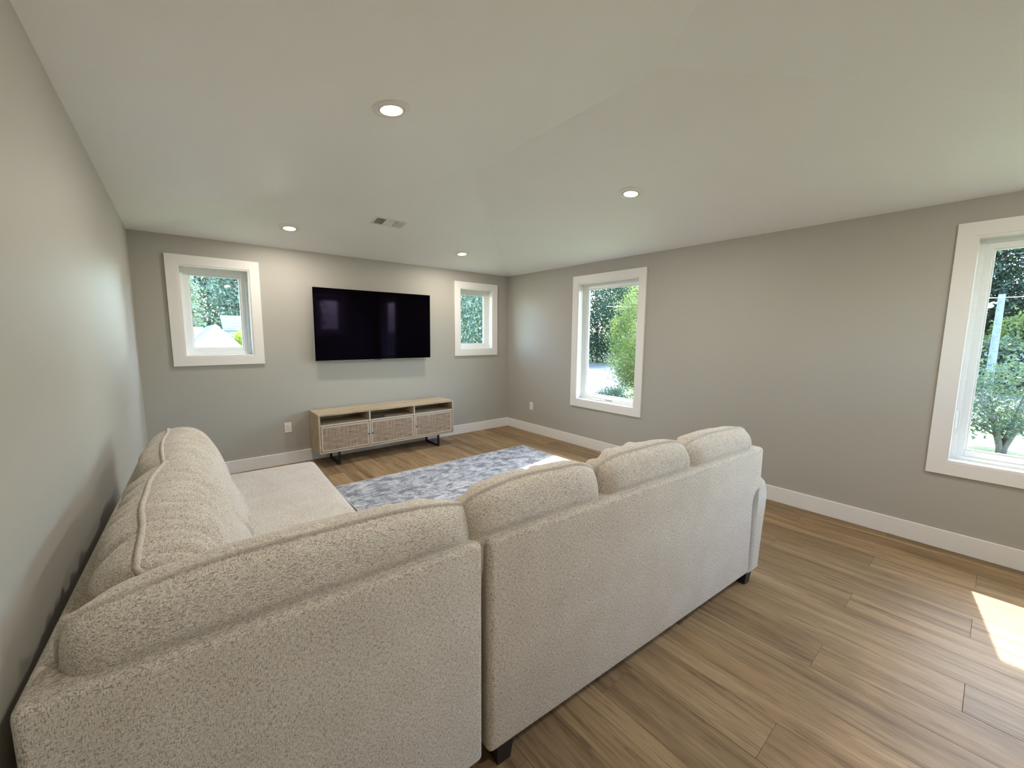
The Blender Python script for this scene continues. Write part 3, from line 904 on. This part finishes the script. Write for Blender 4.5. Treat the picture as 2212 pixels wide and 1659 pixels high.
def tree(name, label, base, height, crown, n_clump, n_leaf, clump_r, size, mat, seed, group=None, stems=1, trunk_r=0.18, shell=0.35, cat='tree', fork=0.35):
    r = np.random.default_rng(seed)
    root = empty(name, base); tag(root, label, cat, group)
    cx, cy, cz, rx, ry, rzz = crown                      # relative to the base
    vt = leaves(n_clump, n_leaf, crown, clump_r, size, r, shell)
    n = len(vt)//4
    me = bpy.data.meshes.new('foliage')
    me.vertices.add(len(vt)); me.vertices.foreach_set('co', vt.astype(np.float32).ravel())
    me.loops.add(4*n); me.loops.foreach_set('vertex_index', np.arange(4*n, dtype=np.int32))
    me.polygons.add(n); me.polygons.foreach_set('loop_start', np.arange(0, 4*n, 4, dtype=np.int32)); me.polygons.foreach_set('loop_total', np.full(n, 4, dtype=np.int32))
    me.update(calc_edges=True)
    f = link('foliage', me, mat, root); f['kind'] = 'stuff'
    bm = bmesh.new()
    for k in range(stems):
        an = 2*math.pi*k/max(1, stems) + seed
        bx_, by_ = (0, 0) if stems == 1 else (0.06*math.cos(an), 0.06*math.sin(an))
        fz = cz*fork
        top = (cx + (rx*0.35*math.cos(an) if stems > 1 else 0), cy + (ry*0.35*math.sin(an) if stems > 1 else 0), cz)
        tube(bm, [(bx_, by_, 0), (bx_*1.5, by_*1.5, fz*0.6), ((top[0]+bx_)*0.4, (top[1]+by_)*0.4, fz + (cz-fz)*0.4), top], [trunk_r, trunk_r*0.85, trunk_r*0.6, trunk_r*0.3], 7)
    for k in range(9):
        dd = r.normal(size=3); dd /= np.linalg.norm(dd)
        e_ = (cx+dd[0]*rx*0.8, cy+dd[1]*ry*0.8, cz+dd[2]*rzz*0.75)
        s0 = (cx*0.3, cy*0.3, cz*(fork+0.25*r.random()))
        mid = ((s0[0]+e_[0])/2, (s0[1]+e_[1])/2, (s0[2]+e_[2])/2 - 0.05*rzz)
        tube(bm, [s0, mid, e_], [trunk_r*0.45, trunk_r*0.28, trunk_r*0.1], 5)
    obj('trunk', bm, BARK, root, smooth=True)
    return root

# through the right wall windows
tree('young_tree', 'young open tree on the lawn with forked trunk, below the utility pole', (20.5, -5.55, GZ), 4, (0, 0, 2.35, 2.7, 2.7, 1.6), 190, 40, 0.20, 0.070, LEAF_MID, 1, stems=4, trunk_r=0.10, shell=0.25, fork=0.2)
tree('lime_tree', 'bright lime green tree beside the driveway outside the tall window', (18.3, 8.5, GZ), 8, (0, 0, 4.1, 2.7, 2.7, 3.9), 480, 75, 0.24, 0.065, LEAF_LIME, 2, shell=0.45)
tree('leafy_bush', 'low green bush at the edge of the pale driveway', (13.0, 7.4, GZ), 2, (0, 0, 0.95, 0.95, 0.95, 0.9), 90, 60, 0.13, 0.05, LEAF_MID, 3, cat='bush', trunk_r=0.05)
tree('dark_tree', 'dark evergreen tree at the far end of the driveway', (50, 38, GZ), 18, (0, 0, 8.0, 7.5, 7.5, 8.2), 480, 70, 0.6, 0.17, LEAF_DARK, 4)
tree('dark_tree', 'dark evergreen tree standing far behind the lime green tree', (74, 47, GZ), 20, (0, 0, 9.5, 10, 10, 9.5), 400, 70, 0.9, 0.23, LEAF_DARK, 5)
tree('dark_tree', 'tall dark tree towering behind the utility pole', (67, -4.5, GZ), 24, (0, 0, 11.5, 8, 10, 9.8), 900, 80, 0.8, 0.20, LEAF_DARK, 6)
tree('roadside_tree', 'light green roadside tree between the utility pole and the tall dark tree', (53.5, -6.6, GZ), 8, (0, 0, 4.0, 2.2, 2.4, 2.4), 200, 40, 0.4, 0.18, LEAF_LIME, 8)
tree('roadside_hedge', 'mid green rounded hedge across the road from the young tree', (48.3, -5.0, GZ), 5, (0, 0, 2.2, 1.4, 4.5, 2.2), 240, 40, 0.3, 0.16, LEAF_MID, 9, cat='hedge')
tree('lawn_shrub', 'small green shrub growing on the lawn before the young tree', (15.4, -6.15, GZ), 1, (0, 0, 0.45, 0.7, 0.7, 0.45), 60, 30, 0.12, 0.06, LEAF_MID, 19, cat='bush', trunk_r=0.04)
# through the back wall windows
tree('corner_tree', 'leafy green tree close outside the narrow corner window', (8.7, 14.0, GZ), 10, (0, 0, 5.0, 3.4, 3.4, 4.2), 560, 75, 0.36, 0.085, LEAF_PALE, 11, shell=0.3)
tree('garden_tree', 'dense green tree standing behind the grey house', (-1.9, 40, GZ), 14, (0, 0, 8.6, 5.0, 4, 8.2), 600, 75, 0.55, 0.15, LEAF_PALE, 12)
tree('garden_tree', 'pale leafy tree over the left slope of the neighbour roof', (-4.25, 24.3, GZ), 10, (0, 0, 5.6, 1.15, 1.15, 3.6), 220, 46, 0.20, 0.09, LEAF_PALE, 13, trunk_r=0.12)
tree('garden_tree', 'pale leafy tree rising over the grey house roof', (-0.2, 32.0, GZ), 12, (0, 0, 7.6, 1.7, 1.5, 3.2), 260, 46, 0.3, 0.12, LEAF_PALE, 14)
tree('garden_bush', 'yellow green bush between the neighbour roof and the grey house', (-1.25, 23.0, GZ), 4, (0, 0, 3.3, 0.75, 0.6, 1.2), 150, 40, 0.14, 0.07, LEAF_YEL, 16, cat='bush', trunk_r=0.06)
tree('far_tree', 'broad dark tree far behind the leafy corner tree', (19, 33, GZ), 14, (0, 0, 7.5, 7, 6, 7.2), 420, 60, 0.8, 0.20, LEAF_DARK, 17)
tree('far_tree', 'broad dark tree far behind the main roof ridge of the neighbour house', (-12.5, 27, GZ), 12, (0, 0, 6.2, 4.0, 3, 5.6), 330, 56, 0.5, 0.16, LEAF_DARK, 21)
tree('far_tree', 'broad dark tree beyond the driveway, nearer the back wall side of the lawn', (50, 58.5, GZ), 15, (0, 0, 7.5, 8, 8, 7.2), 380, 60, 0.8, 0.23, LEAF_DARK, 23)
tree('far_tree', 'broad dark tree across the road between driveway and utility pole', (60, 16, GZ), 15, (0, 0, 7.5, 6, 9.5, 7.2), 380, 60, 0.8, 0.23, LEAF_DARK, 24)
tree('far_tree', 'broad dark tree across the road past the front end of the hedge', (62, -28, GZ), 15, (0, 0, 7.5, 7, 9.5, 7.2), 380, 60, 0.8, 0.23, LEAF_DARK, 25)
# beyond the front wall
tree('street_tree', 'green tree outside the front wall window', (-2.0, -24, GZ), 9, (0, 0, 4.0, 5, 4, 3.6), 250, 44, 0.5, 0.19, LEAF_MID, 18)

# utility pole with lamp and wire
pole = empty('utility_pole', (35.5, -4.86, GZ)); tag(pole, 'weathered utility pole with a small street lamp beside the road', 'utility pole')
ptop = 7.25
obj('shaft', tube(bmesh.new(), [(0, 0, 0), (0, 0, 3), (0, 0, ptop)], [0.20, 0.19, 0.15], 12), POLEWOOD, pole, smooth=40)
obj('lamp_arm', tube(bmesh.new(), [(0, 0.1, ptop-0.55), (-0.05, 0.3, ptop-0.5), (-0.1, 0.45, ptop-0.58)], 0.05, 8), SILVER, pole, smooth=40)
bm = bmesh.new(); disc_ring(bm, [(0.001, 0.16), (0.14, 0.14), (0.24, 0.05), (0.25, 0.0), (0.18, -0.10), (0.001, -0.14)], 16)
obj('lamp_head', bm, PLASTIC, pole, (-0.1, 0.5, ptop-0.72), smooth=50)
obj('wire', tube(bmesh.new(), [(-0.2, -30+1.5*k, ptop-0.22+0.9*((k-20)/20.0)**2) for k in range(41)], 0.022, 5), m_plain('pale_wire', (0.7, 0.7, 0.72), 0.5), pole)

# neighbour house with a hipped roof
nb = empty('neighbour_house', (-3.1, 13, GZ)); tag(nb, 'neighbour house with pale hipped shingle roof seen from above', 'house')
def rel(*p): return [(x+3.1, y-13, z-GZ) for x, y, z in p]
def face_mesh(name, polys, mat, parent):
    bm = bmesh.new()
    for poly in polys: bm.faces.new([bm.verts.new(q) for q in poly])
    bmesh.ops.solidify(bm, geom=list(bm.faces), thickness=0.05)
    return obj(name, bm, mat, parent)
ap = (-3.09, 13, 1.81); ae = (-3.09, 18.5, 1.81); lf = (-5.42, 10.4, -0.5); rt = (-1.16, 10.4, -0.5)
face_mesh('hip_face', [rel(lf, rt, ap)], ROOFLIGHT, nb)
face_mesh('roof_slope', [rel(lf, ap, ae, (-5.42, 20, -0.5))], ROOFLIGHT, nb)
face_mesh('roof_slope', [rel(rt, (-1.16, 20, -0.5), ae, ap)], ROOFLIGHT, nb)
face_mesh('main_roof', [rel((-14, 14.6, -0.5), (-3.3, 14.6, -0.5), (-3.3, 17.6, 1.74), (-14, 17.6, 1.74))], ROOFLIGHT, nb)
bm = bmesh.new(); box(bm, -2.0, 1.7, -2.2, 6.5, 0, 2.55); box(bm, -10.5, -0.5, 2.2, 9.0, 0, 2.55)
obj('walls', bm, SIDING, nb)
face_mesh('main_roof_back', [rel((-14, 17.6, 1.74), (-3.3, 17.6, 1.74), (-3.3, 21.5, -0.5), (-14, 21.5, -0.5))], ROOFLIGHT, nb)

gh = empty('grey_house', (0.5, 25, GZ)); tag(gh, 'grey shingled house roof between the trees, beyond the neighbour roof', 'house')
obj('walls', bx(-2.45, 4.0, 0.4, 4, 0, 4.7), SIDING, gh)
for k in range(8):
    z0 = 4.65 + k*0.12; y0 = 0 + k*0.20
    obj('shingle_course', bx(-2.55, 4.2, y0, y0+0.24, z0, z0+0.10), ROOFGREY, gh)
